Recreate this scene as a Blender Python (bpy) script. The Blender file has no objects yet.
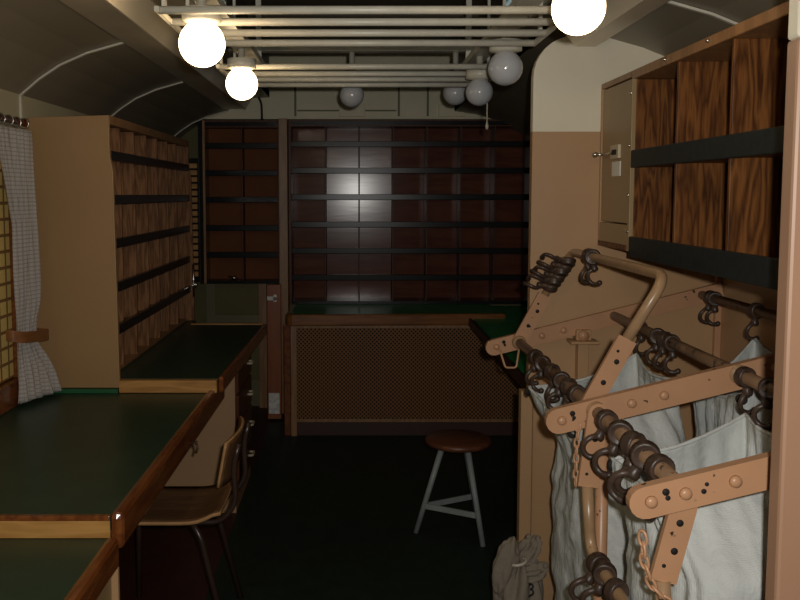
import bpy, bmesh, math, random
from mathutils import Vector, Matrix, noise
random.seed(4)
C = bpy.context.scene.collection
PI = math.pi

# ------------------------------------------------------------------ materials
def new_mat(name):
    m = bpy.data.materials.new(name); m.use_nodes = True
    nt = m.node_tree; b = nt.nodes['Principled BSDF']
    return m, nt, b
def setin(b, **k):
    for n, v in k.items():
        b.inputs[n.replace('_', ' ')].default_value = v
def coords(nt, scale=(1, 1, 1)):
    t = nt.nodes.new('ShaderNodeTexCoord'); mp = nt.nodes.new('ShaderNodeMapping')
    mp.inputs['Scale'].default_value = scale
    nt.links.new(t.outputs['Object'], mp.inputs['Vector'])
    return mp.outputs['Vector']
def ramp(nt, fac, stops):
    r = nt.nodes.new('ShaderNodeValToRGB')
    el = r.color_ramp.elements
    while len(el) < len(stops): el.new(.5)
    for e, (p, c) in zip(el, stops):
        e.position = p; e.color = (*c, 1)
    nt.links.new(fac, r.inputs['Fac'])
    return r.outputs['Color']
def math_n(nt, op, a, b=None):
    n = nt.nodes.new('ShaderNodeMath'); n.operation = op
    for i, v in enumerate((a, b)):
        if v is None: continue
        if isinstance(v, (int, float)): n.inputs[i].default_value = v
        else: nt.links.new(v, n.inputs[i])
    return n.outputs[0]
def bump(nt, b, h, strength=.2, dist=.002):
    n = nt.nodes.new('ShaderNodeBump'); n.inputs['Strength'].default_value = strength
    n.inputs['Distance'].default_value = dist
    nt.links.new(h, n.inputs['Height']); nt.links.new(n.outputs[0], b.inputs['Normal'])
def noise_n(nt, vec, scale, detail=4):
    n = nt.nodes.new('ShaderNodeTexNoise'); n.inputs['Scale'].default_value = scale
    n.inputs['Detail'].default_value = detail
    nt.links.new(vec, n.inputs['Vector'])
    return n.outputs['Fac']
def paint(name, col, rough=.5, var=.12, scale=6, chips=None, chip_at=.7, spec=.5, bmp=0, metal=0):
    m, nt, b = new_mat(name)
    v = coords(nt)
    f = noise_n(nt, v, scale)
    lo = tuple(c * (1 - var) for c in col); hi = tuple(min(1, c * (1 + var)) for c in col)
    c = ramp(nt, f, [(.3, lo), (.7, hi)])
    if chips:
        f2 = noise_n(nt, v, 38, 3)
        k = ramp(nt, f2, [(chip_at, (0, 0, 0)), (chip_at + .03, (1, 1, 1))])
        mx = nt.nodes.new('ShaderNodeMix'); mx.data_type = 'RGBA'
        nt.links.new(k, mx.inputs['Factor']); nt.links.new(c, mx.inputs['A'])
        mx.inputs['B'].default_value = (*chips, 1); c = mx.outputs['Result']
    nt.links.new(c, b.inputs['Base Color'])
    setin(b, Roughness=rough, Specular_IOR_Level=spec, Metallic=metal)
    if bmp: bump(nt, b, noise_n(nt, v, 90, 2), bmp, .002)
    return m
def wood(name, c1, c2, rough=.45, grain='Z', sc=1., dist=5., spec=.5, fine=True):
    m, nt, b = new_mat(name)
    s = {'X': (.12, 1, 1), 'Y': (1, .12, 1), 'Z': (1, 1, .12)}[grain]
    v = coords(nt, tuple(q * sc for q in s))
    w = noise_n(nt, v, 9, 3)
    wv = math_n(nt, 'FRACT', math_n(nt, 'MULTIPLY', w, dist))
    wv = math_n(nt, 'ABSOLUTE', math_n(nt, 'SUBTRACT', wv, .5))
    s2 = {'X': (.03, 1, 1), 'Y': (1, .03, 1), 'Z': (1, 1, .03)}[grain]
    v2 = coords(nt, s2)
    f2 = noise_n(nt, v2, 160, 2)
    f = math_n(nt, 'ADD', math_n(nt, 'MULTIPLY', wv, 1.2), math_n(nt, 'MULTIPLY', f2, .45))
    c = ramp(nt, f, [(.15, c1), (.85, c2)])
    nt.links.new(c, b.inputs['Base Color'])
    setin(b, Roughness=rough, Specular_IOR_Level=spec)
    bump(nt, b, f, .08, .001)
    return m

M = {}
M['header'] = paint('header_olive', (.78, .72, .50), .5, .07, 4)
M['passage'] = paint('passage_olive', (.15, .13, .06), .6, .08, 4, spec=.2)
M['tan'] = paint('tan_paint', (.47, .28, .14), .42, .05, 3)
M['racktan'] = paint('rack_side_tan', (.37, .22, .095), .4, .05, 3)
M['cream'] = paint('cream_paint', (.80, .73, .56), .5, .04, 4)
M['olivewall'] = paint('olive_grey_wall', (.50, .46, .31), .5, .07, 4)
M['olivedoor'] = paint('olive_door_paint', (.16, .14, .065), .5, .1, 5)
M['ceil'] = paint('ceiling_grey_brown', (.27, .235, .17), .42, .06, 3)
M['ceildark'] = paint('clerestory_brown', (.13, .105, .065), .5, .1, 5)
M['seam'] = paint('seam_strip', (.62, .58, .48), .45, .05)
M['duct'] = paint('duct_metal_paint', (.78, .69, .53), .27, .06, 5, metal=.35)
M['enamel'] = paint('white_enamel', (.62, .59, .49), .35, .08, 14, (.2, .16, .1), .78)
M['rackdoor'] = paint('cabinet_tan', (.33, .225, .105), .42, .05, 4)
M['pigeon'] = wood('pigeonhole_wood', (.050, .015, .004), (.21, .080, .020), .45, 'Z', 2.2, 7, .2)
M['pigeonlight'] = wood('pigeonhole_pale_wood', (.12, .048, .018), (.30, .145, .062), .5, 'Z', 2.4, 6, .2)
M['backred'] = wood('red_brown_board', (.115, .036, .022), (.17, .058, .034), .175, 'X', 1.2, 4, .40)
M['backredv'] = wood('red_brown_divider', (.07, .024, .012), (.13, .045, .022), .4, 'Z', 1.2, 4, .2)
M['black'] = paint('black_strip', (.013, .014, .015), .24, .2, 30, spec=.22)
M['blackgreen'] = paint('black_green_strip', (.018, .022, .021), .55, .25, 40, spec=.22)
M['lino'] = paint('green_linoleum', (.020, .050, .029), .38, .12, 10, spec=.45)
M['linoend'] = paint('green_linoleum_lit', (.022, .30, .095), .35, .1, 10, spec=.45)  # same linoleum, base colour brightened to stand in for light on the end desk
M['rail'] = wood('red_varnished_rail', (.13, .034, .008), (.24, .075, .018), .22, 'Y', 1.4, 5, .6)
M['railx'] = wood('varnished_rail_cross', (.18, .065, .018), (.30, .12, .038), .25, 'X', 1.4, 5, .6)
M['step'] = wood('pale_oak_edge', (.36, .17, .042), (.54, .28, .08), .4, 'X', 1.6, 6)
M['brown'] = wood('brown_frame_wood', (.24, .12, .05), (.36, .19, .08), .4, 'Z', 1.4, 5)
M['reddoor'] = wood('red_brown_door', (.26, .075, .025), (.34, .11, .035), .35, 'Z', 1.2, 4)
M['tanrack'] = paint('peach_tan_enamel', (.50, .27, .145), .36, .06, 9, (.035, .022, .015), .69)
M['tube'] = paint('worn_tan_tube', (.36, .22, .115), .3, .14, 14, (.06, .035, .02), .7)
M['rod'] = paint('rubbed_brown_rod', (.20, .115, .062), .38, .3, 16, (.05, .03, .02), .62)
M['rust'] = paint('dark_brown_iron', (.060, .036, .025), .4, .4, 30, (.17, .11, .075), .68, bmp=.4)
M['hole'] = paint('dark_hole', (.012, .009, .007), .8, .1)
M['chrome'] = paint('worn_chrome', (.65, .63, .58), .25, .05, 8, metal=1)
M['grey'] = paint('grey_metal_plate', (.80, .78, .73), .5, .25, 50)
M['label'] = paint('paper_label', (.80, .78, .70), .7, .06, 20)
M['lockplate'] = paint('lock_plate', (.55, .47, .32), .4, .06, 20)
M['ply'] = wood('plywood', (.15, .07, .03), (.23, .115, .05), .4, 'X', 1.5, 5)
M['plyedge'] = paint('plywood_edge', (.46, .25, .10), .5, .1, 20)
M['darktube'] = paint('dark_steel_tube', (.045, .025, .018), .3, .2, 10)
M['stoolseat'] = wood('dark_stool_wood', (.10, .032, .014), (.16, .055, .024), .4, 'X', 1.5, 5)
M['stoolleg'] = paint('grey_white_paint', (.27, .29, .28), .5, .12, 18, (.03, .03, .03), .72)
M['toe'] = paint('dark_red_toe_board', (.05, .018, .012), .5, .1)
M['blind'] = None
M['cable'] = paint('black_cable', (.015, .012, .01), .5, .1)
M['cord'] = paint('pale_cord', (.5, .46, .36), .6, .1)

def floor_mat():
    m, nt, b = new_mat('floor_lino')
    v = coords(nt)
    f = noise_n(nt, v, 14)
    c = ramp(nt, f, [(.3, (.011, .020, .013)), (.7, (.018, .030, .020))])
    nt.links.new(c, b.inputs['Base Color']); setin(b, Roughness=.55, Specular_IOR_Level=.3)
    return m
M['floor'] = floor_mat()
M['floorred'] = paint('dark_red_lino', (.055, .016, .012), .5, .15, 12, spec=.3)

def canvas(name, col):
    m, nt, b = new_mat(name)
    v = coords(nt)
    f = noise_n(nt, v, 7, 5)
    c = ramp(nt, f, [(.3, tuple(q * .86 for q in col)), (.7, col)])
    nt.links.new(c, b.inputs['Base Color']); setin(b, Roughness=.9, Specular_IOR_Level=.1)
    w = nt.nodes.new('ShaderNodeTexWave'); w.bands_direction = 'Z'; w.inputs['Scale'].default_value = 130
    w2 = nt.nodes.new('ShaderNodeTexWave'); w2.bands_direction = 'X'; w2.inputs['Scale'].default_value = 130
    nt.links.new(v, w.inputs['Vector']); nt.links.new(v, w2.inputs['Vector'])
    h = math_n(nt, 'ADD', math_n(nt, 'MULTIPLY', math_n(nt, 'ADD', w.outputs['Fac'], w2.outputs['Fac']), .25), math_n(nt, 'MULTIPLY', noise_n(nt, v, 16, 5), 11))
    bump(nt, b, h, .5, .003)
    return m
M['canvas'] = canvas('white_canvas', (.67, .69, .655))
M['canvasold'] = canvas('grey_sackcloth', (.26, .215, .165))

def curtain_mat():
    m, nt, b = new_mat('curtain_cloth')
    v = coords(nt)
    sx = nt.nodes.new('ShaderNodeSeparateXYZ'); nt.links.new(v, sx.inputs[0])
    fz = math_n(nt, 'FRACT', math_n(nt, 'MULTIPLY', sx.outputs['Z'], 62))
    fy = math_n(nt, 'FRACT', math_n(nt, 'MULTIPLY', math_n(nt, 'ADD', sx.outputs['Y'], sx.outputs['X']), 44))
    lz = math_n(nt, 'LESS_THAN', fz, .30); ly = math_n(nt, 'LESS_THAN', fy, .25)
    l = math_n(nt, 'MAXIMUM', lz, math_n(nt, 'MULTIPLY', ly, .5))
    c = ramp(nt, l, [(0, (.46, .43, .40)), (1, (.34, .29, .25))])
    nt.links.new(c, b.inputs['Base Color']); setin(b, Roughness=.9, Specular_IOR_Level=.1)
    return m
M['curtain'] = curtain_mat()
def blind_mat():
    m, nt, b = new_mat('woven_blind')
    v = coords(nt)
    sx = nt.nodes.new('ShaderNodeSeparateXYZ'); nt.links.new(v, sx.inputs[0])
    fz = math_n(nt, 'FRACT', math_n(nt, 'MULTIPLY', sx.outputs['Z'], 16))
    fy = math_n(nt, 'FRACT', math_n(nt, 'MULTIPLY', sx.outputs['Y'], 14))
    l = math_n(nt, 'MAXIMUM', math_n(nt, 'LESS_THAN', fz, .2), math_n(nt, 'LESS_THAN', fy, .2))
    c = ramp(nt, l, [(0, (.60, .42, .13)), (1, (.20, .10, .03))])
    nt.links.new(c, b.inputs['Base Color']); nt.links.new(c, b.inputs['Emission Color'])
    setin(b, Roughness=.8, Emission_Strength=.05)
    return m
M['blind'] = blind_mat()
def perforated():
    m, nt, b = new_mat('perforated_brown_panel')
    v = coords(nt)
    sx = nt.nodes.new('ShaderNodeSeparateXYZ'); nt.links.new(v, sx.inputs[0])
    P_ = .027
    def holes(off):
        fx = math_n(nt, 'SUBTRACT', math_n(nt, 'FRACT', math_n(nt, 'ADD', math_n(nt, 'MULTIPLY', sx.outputs['X'], 1 / P_), off)), .5)
        fz = math_n(nt, 'SUBTRACT', math_n(nt, 'FRACT', math_n(nt, 'ADD', math_n(nt, 'MULTIPLY', sx.outputs['Z'], 1 / P_), off)), .5)
        d = math_n(nt, 'ADD', math_n(nt, 'MULTIPLY', fx, fx), math_n(nt, 'MULTIPLY', fz, fz))
        return math_n(nt, 'LESS_THAN', d, .062)
    h = math_n(nt, 'MAXIMUM', holes(0), holes(.5))
    c = ramp(nt, h, [(0, (.27, .13, .05)), (1, (.02, .010, .005))])
    nt.links.new(c, b.inputs['Base Color']); setin(b, Roughness=.5, Specular_IOR_Level=.15)
    return m
M['perf'] = perforated()
def glass_white(name, col, rough, emis=None, strength=0):
    m, nt, b = new_mat(name)
    f = noise_n(nt, coords(nt), 3)
    c = ramp(nt, f, [(0, tuple(q * .97 for q in col)), (1, col)])
    nt.links.new(c, b.inputs['Base Color'])
    setin(b, Roughness=rough, Specular_IOR_Level=.6)
    if emis:
        b.inputs['Emission Color'].default_value = (*emis, 1); b.inputs['Emission Strength'].default_value = strength
    return m
M['globe'] = glass_white('unlit_opal_glass', (.50, .51, .53), .12)
M['globelit'] = glass_white('lit_opal_glass', (.8, .75, .65), .2, (1, .74, .44), 9.0)
M['skyglass'] = glass_white('clerestory_glass', (.45, .50, .50), .35, (.55, .75, .8), .28)
M['glass'] = glass_white('window_glass', (.05, .06, .06), .05)

# ------------------------------------------------------------------ mesh building
ROOTS = {}
class MB:
    def __init__(s): s.v = []; s.f = []; s.m = []; s.sm = []; s.mi = 0; s.smooth = False
    def add(s, vs, fs):
        o = len(s.v); s.v += [Vector(p) for p in vs]
        for f in fs: s.f.append([i + o for i in f]); s.m.append(s.mi); s.sm.append(s.smooth)
    def box(s, x0, x1, y0, y1, z0, z1):
        if x0 > x1: x0, x1 = x1, x0
        vs = [(x, y, z) for z in (z0, z1) for y in (y0, y1) for x in (x0, x1)]
        s.add(vs, [(0, 2, 3, 1), (4, 5, 7, 6), (0, 1, 5, 4), (2, 6, 7, 3), (0, 4, 6, 2), (1, 3, 7, 5)])
        return s
    def prism(s, poly, axis, a0, a1):
        n = len(poly)
        def mk(p, a): return {'X': (a, p[0], p[1]), 'Y': (p[0], a, p[1]), 'Z': (p[0], p[1], a)}[axis]
        vs = [mk(p, a0) for p in poly] + [mk(p, a1) for p in poly]
        fs = [list(range(n))[::-1], list(range(n, 2 * n))] + [(i, (i + 1) % n, n + (i + 1) % n, n + i) for i in range(n)]
        s.add(vs, fs); return s
    def tube(s, pts, r, n=10, closed=False, smooth=True):
        old = s.smooth; s.smooth = smooth
        pts = [Vector(p) for p in pts]; N = len(pts)
        rs = r if isinstance(r, (list, tuple)) else [r] * N
        T = []
        for i in range(N):
            if closed: t = pts[(i + 1) % N] - pts[i - 1]
            else: t = pts[min(i + 1, N - 1)] - pts[max(i - 1, 0)]
            T.append(t.normalized())
        ref = Vector((0, 0, 1)) if abs(T[0].z) < .9 else Vector((1, 0, 0))
        u = (ref - T[0] * ref.dot(T[0])).normalized(); vs = []
        for i in range(N):
            u = (u - T[i] * u.dot(T[i])).normalized(); w = T[i].cross(u)
            for k in range(n):
                a = 2 * PI * k / n
                vs.append(pts[i] + (u * math.cos(a) + w * math.sin(a)) * rs[i])
        fs = []
        for i in range(N if closed else N - 1):
            j = (i + 1) % N
            for k in range(n):
                fs.append((i * n + k, i * n + (k + 1) % n, j * n + (k + 1) % n, j * n + k))
        if not closed:
            fs.append(list(range(n))[::-1]); fs.append([(N - 1) * n + k for k in range(n)])
        s.add(vs, fs); s.smooth = old; return s
    def lathe(s, prof, cen, n=32, axis='Z', smooth=True):
        old = s.smooth; s.smooth = smooth
        cx, cy, cz = cen; vs = []
        for r, h in prof:
            for k in range(n):
                a = 2 * PI * k / n; p, q = r * math.cos(a), r * math.sin(a)
                vs.append({'Z': (cx + p, cy + q, cz + h), 'Y': (cx + p, cy + h, cz + q), 'X': (cx + h, cy + p, cz + q)}[axis])
        fs = [(i * n + k, i * n + (k + 1) % n, (i + 1) * n + (k + 1) % n, (i + 1) * n + k) for i in range(len(prof) - 1) for k in range(n)]
        fs.append(list(range(n))[::-1]); fs.append([(len(prof) - 1) * n + k for k in range(n)])
        s.add(vs, fs); s.smooth = old; return s
    def sphere(s, cen, r, n=32, m=18, sq=(1, 1, 1)):
        prof = [(max(1e-4, r * math.sin(PI * i / m)), -r * math.cos(PI * i / m) * sq[2]) for i in range(m + 1)]
        return s.lathe(prof, cen, n)
    def stadium(s, p0, p1, w, y0, y1, ends=(True, True)):
        # flat bar in the plane across the car (X, Z), with rounded ends
        a = Vector((p0[0], p0[1])); b = Vector((p1[0], p1[1])); d = (b - a).normalized(); n = Vector((-d.y, d.x)); r = w / 2
        poly = []
        ang = math.atan2(d.y, d.x)
        if ends[1]: poly += [b + Vector((math.cos(ang - PI / 2 + PI * k / 8), math.sin(ang - PI / 2 + PI * k / 8))) * r for k in range(9)]
        else: poly += [b - n * r, b + n * r]
        if ends[0]: poly += [a + Vector((math.cos(ang + PI / 2 + PI * k / 8), math.sin(ang + PI / 2 + PI * k / 8))) * r for k in range(9)]
        else: poly += [a + n * r, a - n * r]
        return s.prism([tuple(q) for q in poly], 'Y', y0, y1)
    def build(s, name, mats, parent=None, bevel=0, solid=0, sub=0):
        if not isinstance(mats, (list, tuple)): mats = [mats]
        off = Vector((0, 0, 0))
        if parent is not None: off = Vector(ROOTS.get(parent.name, (0, 0, 0)))
        me = bpy.data.meshes.new(name)
        me.from_pydata([tuple(v - off) for v in s.v], [], s.f)
        for m in mats: me.materials.append(m)
        for p, mi, sm in zip(me.polygons, s.m, s.sm): p.material_index = mi; p.use_smooth = sm
        bm = bmesh.new(); bm.from_mesh(me); bmesh.ops.recalc_face_normals(bm, faces=bm.faces[:]); bm.to_mesh(me); bm.free()
        me.update()
        o = bpy.data.objects.new(name, me); C.objects.link(o)
        if parent is not None: o.parent = parent; ROOTS[o.name] = tuple(off)
        if bevel:
            b = o.modifiers.new('bevel', 'BEVEL'); b.width = bevel; b.segments = 2; b.limit_method = 'ANGLE'
        if solid:
            q = o.modifiers.new('solid', 'SOLIDIFY'); q.thickness = solid; q.offset = 0
        if sub:
            q = o.modifiers.new('sub', 'SUBSURF'); q.levels = sub; q.render_levels = sub
        return o
def thing(name, label, cat, loc, group=None):
    o = bpy.data.objects.new(name, None); C.objects.link(o); o.location = loc; o.empty_display_size = .05
    o['label'] = label; o['category'] = cat
    if group: o['group'] = group
    ROOTS[o.name] = tuple(loc); return o
def tag(o, label, cat, group=None):
    o['label'] = label; o['category'] = cat
    if group: o['group'] = group
    return o
def recenter(o, loc):
    o.data.transform(Matrix.Translation(-Vector(loc))); o.location = loc
def struct(o): o['kind'] = 'structure'; return o
def box(name, mat, parent, x0, x1, y0, y1, z0, z1, bevel=.0015):
    return MB().box(x0, x1, y0, y1, z0, z1).build(name, mat, parent, bevel)
def fillet(pts, r, n=6):
    pts = [Vector(p) for p in pts]; out = [pts[0]]
    for i in range(1, len(pts) - 1):
        a = (pts[i - 1] - pts[i]); b = (pts[i + 1] - pts[i])
        rr = min(r, a.length * .48, b.length * .48)
        p0 = pts[i] + a.normalized() * rr; p1 = pts[i] + b.normalized() * rr
        for k in range(n + 1):
            t = k / n; out.append(p0 * (1 - t) ** 2 + pts[i] * 2 * t * (1 - t) + p1 * t * t)
    out.append(pts[-1]); return out
def copy_tree(o, parent=None):
    c = o.copy(); C.objects.link(c); c.parent = parent
    for ch in [q for q in bpy.data.objects if q.parent == o]: copy_tree(ch, c)
    return c

# ------------------------------------------------------------------ setting
XL, XR = -1.34, 1.36
fl = MB(); fl.box(-.595, XR + .06, -.6, 6.5, -.06, 0); fl.mi = 1; fl.box(XL - .06, -.595, -.6, 6.5, -.06, 0)
struct(fl.build('floor', [M['floor'], M['floorred']]))

w = MB(); w.box(XL - .06, XL, -.6, 2.30, 0, 2.3); w.box(XL - .06, XL, 3.36, 6.5, 0, 2.3)
w.box(XL - .06, XL, 2.30, 3.36, 0, .86); w.box(XL - .06, XL, 2.30, 3.36, 1.80, 2.3)
struct(w.build('wall_left', M['olivewall']))
w = MB(); w.box(XR, XR + .06, -.6, 6.5, 0, 2.3)
w.mi = 0
struct(w.build('wall_right', M['tan']))
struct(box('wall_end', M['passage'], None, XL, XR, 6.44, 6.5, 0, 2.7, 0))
# cream header above the end shelving
hd = MB(); hd.box(XL, XR, 6.24, 6.30, 2.15, 2.72)
struct(hd.build('trim_1', M['header'], None))
hd = MB()
hd.box(-.42, .30, 6.228, 6.24, 2.205, 2.215); hd.box(-.44, -.425, 6.228, 6.24, 2.17, 2.45); hd.box(.31, .325, 6.228, 6.24, 2.17, 2.42); hd.box(.52, .535, 6.228, 6.24, 2.17, 2.42); hd.box(-.43, .32, 6.228, 6.24, 2.445, 2.455)
struct(hd.build('trim_2', M['olivedoor'], None))

prof = [(XL, 2.0), (-1.258, 2.068), (-1.175, 2.122), (-1.066, 2.169), (-.92, 2.21), (-.86, 2.295), (-.62, 2.305)]
profr = [(.72, 2.205), (.87, 2.185), (1.05, 2.135), (1.2, 2.075), (XR, 1.985)]
def strip(poly, t=.04): return poly + [(x, z + t) for x, z in reversed(poly)]
ce = MB(); ce.smooth = False
ce.prism(strip([(XL - .06, 1.96)] + prof), 'Y', -.6, 6.5); ce.prism(strip(profr + [(XR + .06, 1.94)]), 'Y', -.6, 6.5)
ce.mi = 1
ce.box(-.66, -.62, -.6, 6.5, 2.305, 2.72); ce.box(.72, .76, -.6, 6.5, 2.205, 2.72); ce.box(-.66, .76, -.6, 6.5, 2.68, 2.74)
for y in (1.6, 2.75, 3.9, 5.05): ce.box(-.62, .72, y, y + .05, 2.63, 2.68)
struct(ce.build('ceiling', [M['ceil'], M['ceildark']]))
# seam strips along the cove
k = 3
def seam(pf, y, wallz):
    global k
    t = MB(); t.smooth = True
    off = [(x, z - .002) for x, z in pf]
    dn = [(x, z - .010) for x, z in pf]
    t.smooth = False
    t.prism(off + dn[::-1], 'Y', y - .007, y + .007)
    sx = pf[0][0] if pf[0][1] < pf[-1][1] else pf[-1][0]
    if wallz: t.box(sx, sx + (.008 if sx < 0 else -.008), y - .007, y + .007, wallz, 1.995)
    struct(t.build('trim_%d' % k, M['seam'])); k += 1
fine = []
def densify(pf, n=5):
    out = []
    P4 = [pf[0]] + pf + [pf[-1]]
    for i in range(1, len(P4) - 2):
        for j in range(n):
            t = j / n; a, b, c, d = [Vector(q) for q in P4[i - 1:i + 3]]
            q = .5 * ((2 * b) + (c - a) * t + (2 * a - 5 * b + 4 * c - d) * t * t + (-a + 3 * b - 3 * c + d) * t ** 3)
            out.append((q.x, q.y))
    return out + [pf[-1]]
seam(prof[:-2], 3.44, 1.905); seam(prof[:-2], 4.62, None); seam(prof[:-2], 6.20, None); seam(profr[1:], 2.55, None)
# ducts under the roof edge
struct(MB().prism([(-.915, 2.200), (-.775, 2.200), (-.770, 2.194), (-.762, 2.196), (-.715, 2.278), (-.72, 2.29), (-.90, 2.23)], 'Y', -.6, 6.0).build('trim_%d' % k, M['duct'])); k += 1
struct(MB().prism([(.87, 2.135), (.795, 2.135), (.73, 2.205), (.87, 2.2)], 'Y', -.6, 3.12).build('trim_%d' % k, M['duct'])); k += 1
# lamp rails above the ceiling bars
for xc, y0, y1 in ((-.437, 1.4, 4.1), (.515, 1.4, 4.1)):
    t = MB(); t.box(xc - .035, xc + .035, y0, y1, 2.165, 2.19)
    for y in (1.62, 2.77, 3.92): t.box(xc - .012, xc + .012, y, y + .02, 2.19, 2.68)
    struct(t.build('trim_%d' % k, M['enamel'])); k += 1
# clerestory windows
n = 1
for xs, y0, y1 in ((.72, 3.02, 3.52), (.72, 3.68, 4.15), (-.62, 2.95, 3.45), (-.62, 3.6, 4.1)):
    s_ = -1 if xs > 0 else 1
    f = MB()
    f.box(xs, xs + s_ * .015, y0, y1, 2.31, 2.335); f.box(xs, xs + s_ * .015, y0, y1, 2.50, 2.525)
    for y in (y0, y1 - .03): f.box(xs, xs + s_ * .015, y, y + .03, 2.335, 2.50)
    fo = struct(f.build('window_%d' % (n + 1), M['enamel']))
    box('pane', M['skyglass'], fo, xs + s_ * .002, xs + s_ * .006, y0 + .03, y1 - .03, 2.335, 2.50, 0); n += 1

# far partition with rounded doorway corner, tan below and cream above
def arch(x0, zs, xt, zt, ext):
    p = [(x0, 0), (x0, zs)]
    for i in range(1, 9):
        a = PI / 2 * i / 8; p.append((xt - (xt - x0) * math.cos(a), zs + (zt - zs) * math.sin(a)))
    return p + ext
p = arch(.652, 2.03, .80, 2.178, [(.87, 2.19), (1.05, 2.135), (1.2, 2.075), (XR, 1.985)])
low = [(.652, 0), (.652, 1.832), (XR, 1.832), (XR, 0)]
up = [(.652, 1.832)] + p[1:] + [(XR, 1.832)]
w = MB(); w.prism(low, 'Y', 3.15, 3.19); w.mi = 1; w.prism(up, 'Y', 3.15, 3.19)
struct(w.build('wall_inner', [M['tan'], M['cream']]))
# near partition: jamb at the right edge of the view
lx = .69
low = [(lx, 0), (lx, 1.845), (XR, 1.845), (XR, 0)]
up = [(lx, 1.845), (lx, 2.03), (.84, 2.178), (.87, 2.19), (1.05, 2.135), (1.2, 2.075), (XR, 1.985), (XR, 1.845)]
w = MB(); w.prism(low, 'Y', 1.345, 1.385); w.mi = 1; w.prism(up, 'Y', 1.345, 1.385)
struct(w.build('wall_near', [paint('jamb_tan', (.36, .205, .125), .45, .04, 3), M['cream']], None, .006))
# base board on the far partition and inner corner strip
t = MB(); t.box(.616, .660, 3.10, 3.148, 0, .875); t.box(.664, XR, 3.115, 3.148, 0, .872)
struct(t.build('trim_%d' % k, M['tan'], None, .003)); k += 1
struct(box('trim_%d' % k, M['tanrack'], None, XR - .022, XR, 3.128, 3.15, .88, 1.40)); k += 1

# window in the left wall with woven blind
f = MB()
f.box(XL - .05, XL + .018, 2.25, 3.38, .777, .875); f.box(XL - .05, XL + .018, 2.25, 3.38, 1.77, 1.83)
f.box(XL - .05, XL + .018, 2.25, 2.31, .875, 1.77); f.box(XL - .05, XL + .018, 3.34, 3.38, .875, 1.77)
wf = struct(f.build('window_1', M['rail'], None, .004))
box('pane', M['glass'], wf, XL - .05, XL - .045, 2.31, 3.34, .875, 1.77, 0)
bl = MB(); bl.box(XL - .025, XL - .018, 2.315, 3.335, .88, 1.765)
tag(bl.build('window_blind', M['blind']), 'yellow woven lattice blind glowing in the window behind the curtain', 'blind')

# doorway behind the hanging corner rack
d = MB(); d.box(-1.12, -.60, 6.36, 6.40, 0, 2.1)
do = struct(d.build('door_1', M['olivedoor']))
q = MB()
for z0, z1 in ((.70, .98), (.2, .64)):
    q.box(-1.05, -.72, 6.345, 6.36, z0, z1)
q.build('door_panel', M['passage'], do, .004)
box('door_post', M['brown'], do, -.72, -.66, 6.30, 6.36, 0, .95)
d = MB(); d.box(-.620, -.522, 5.94, 5.98, .01, .972)
do = struct(d.build('door_2', M['reddoor'], None, .004))
box('latch_plate', M['label'], do, -.617, -.575, 5.930, 5.942, .862, .890)
lt = MB(); lt.box(-.573, -.55, 5.928, 5.942, .852, .902); lt.lathe([(.009, -.03), (.012, -.015), (.009, 0)], (-.56, 5.93, .877), 12, 'Y'); lt.build('latch_bolt', M['chrome'], do)
box('kick_plate', M['grey'], do, -.612, -.535, 5.932, 5.942, .05, .20, .002)
struct(box('trim_%d' % k, M['brown'], None, -.548, -.484, 6.13, 6.24, 0, 2.145, .004)); k += 1
# slatted panel between left rack and corner rack
q = thing('slatted_panel', 'narrow brown slatted panel between the left letter rack and the corner rack', 'panel', (-1.13, 6.05, .84))
sl = MB()
for i in range(17): sl.box(-1.180, -1.118, 6.04, 6.06, 1.02 + i * .048, 1.055 + i * .048)
sl.build('slat_set', M['step'], q, .003)
box('frame', M['black'], q, -1.19, -1.11, 6.062, 6.085, .98, 1.86)

# ------------------------------------------------------------------ left letter rack (along the wall)
L0, L1 = 3.505, 5.19
rk = thing('letter_rack', 'tall tan-sided letter rack of pale wooden pigeonholes standing on the left desk', 'rack', (-1.17, 4.35, .83))
pf = [(-1.335, .832), (-.985, .832), (-.988, 1.2), (-.992, 1.55), (-.993, 1.70), (-1.004, 1.75), (-1.006, 1.80), (-1.006, 1.925), (-1.335, 1.915)]
MB().prism([(-1.335, .795), (-.988, .795)] + pf[1:], 'Y', L0, L0 + .02).build('side_panel', M['racktan'], rk, .002)
MB().prism(pf, 'Y', L1 - .02, L1).build('side_panel', M['pigeonlight'], rk, .002)
box('back_panel', M['backredv'], rk, -1.335, -1.322, L0 + .02, L1 - .02, .84, 1.9)
tb = MB(); tb.box(-1.32, -1.03, L0 + .02, L1 - .02, 1.895, 1.91); tb.box(-1.03, -1.004, L0 + .02, L1 - .02, 1.89, 1.925)
tb.build('top_board', M['brown'], rk)
zs = [1.03, 1.212, 1.398, 1.583, 1.765]
ncol = 7; cw = (L1 - L0 - .04) / ncol
for i in range(1, ncol):
    y = L0 + .02 + i * cw
    o = MB().prism([(-1.32, .845), (-1.035, .845), (-1.028, 1.2), (-1.03, 1.892), (-1.32, 1.892)], 'Y', y - .006, y + .006).build('divider', M['pigeonlight'], rk)
for z in zs: box('shelf', M['pigeonlight'], rk, -1.32, -1.03, L0 + .02, L1 - .02, z - .018, z - .006)
for z in zs: box('shelf_edge', M['black'], rk, -1.026, -1.003, L0 + .021, L1 - .021, z - .022, z + .018, .003)
box('base_strip', M['brown'], rk, -1.32, -1.03, L0 + .02, L1 - .02, .832, .845)
lt = MB(); lt.tube([(-.985, 5.16, .98), (-.985, 5.16, 1.18)], .007); lt.box(-.992, -.975, 5.135, 5.185, 1.05, 1.065); lt.sphere((-.97, 5.16, 1.055), .014, 12, 8)
lt.build('bolt_latch', [M['chrome']], rk)
box('skirting', paint('green_skirting', (.010, .105, .034), .5, .1), rk, -1.335, -.99, 3.490, 3.504, .776, .793, 0)

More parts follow.
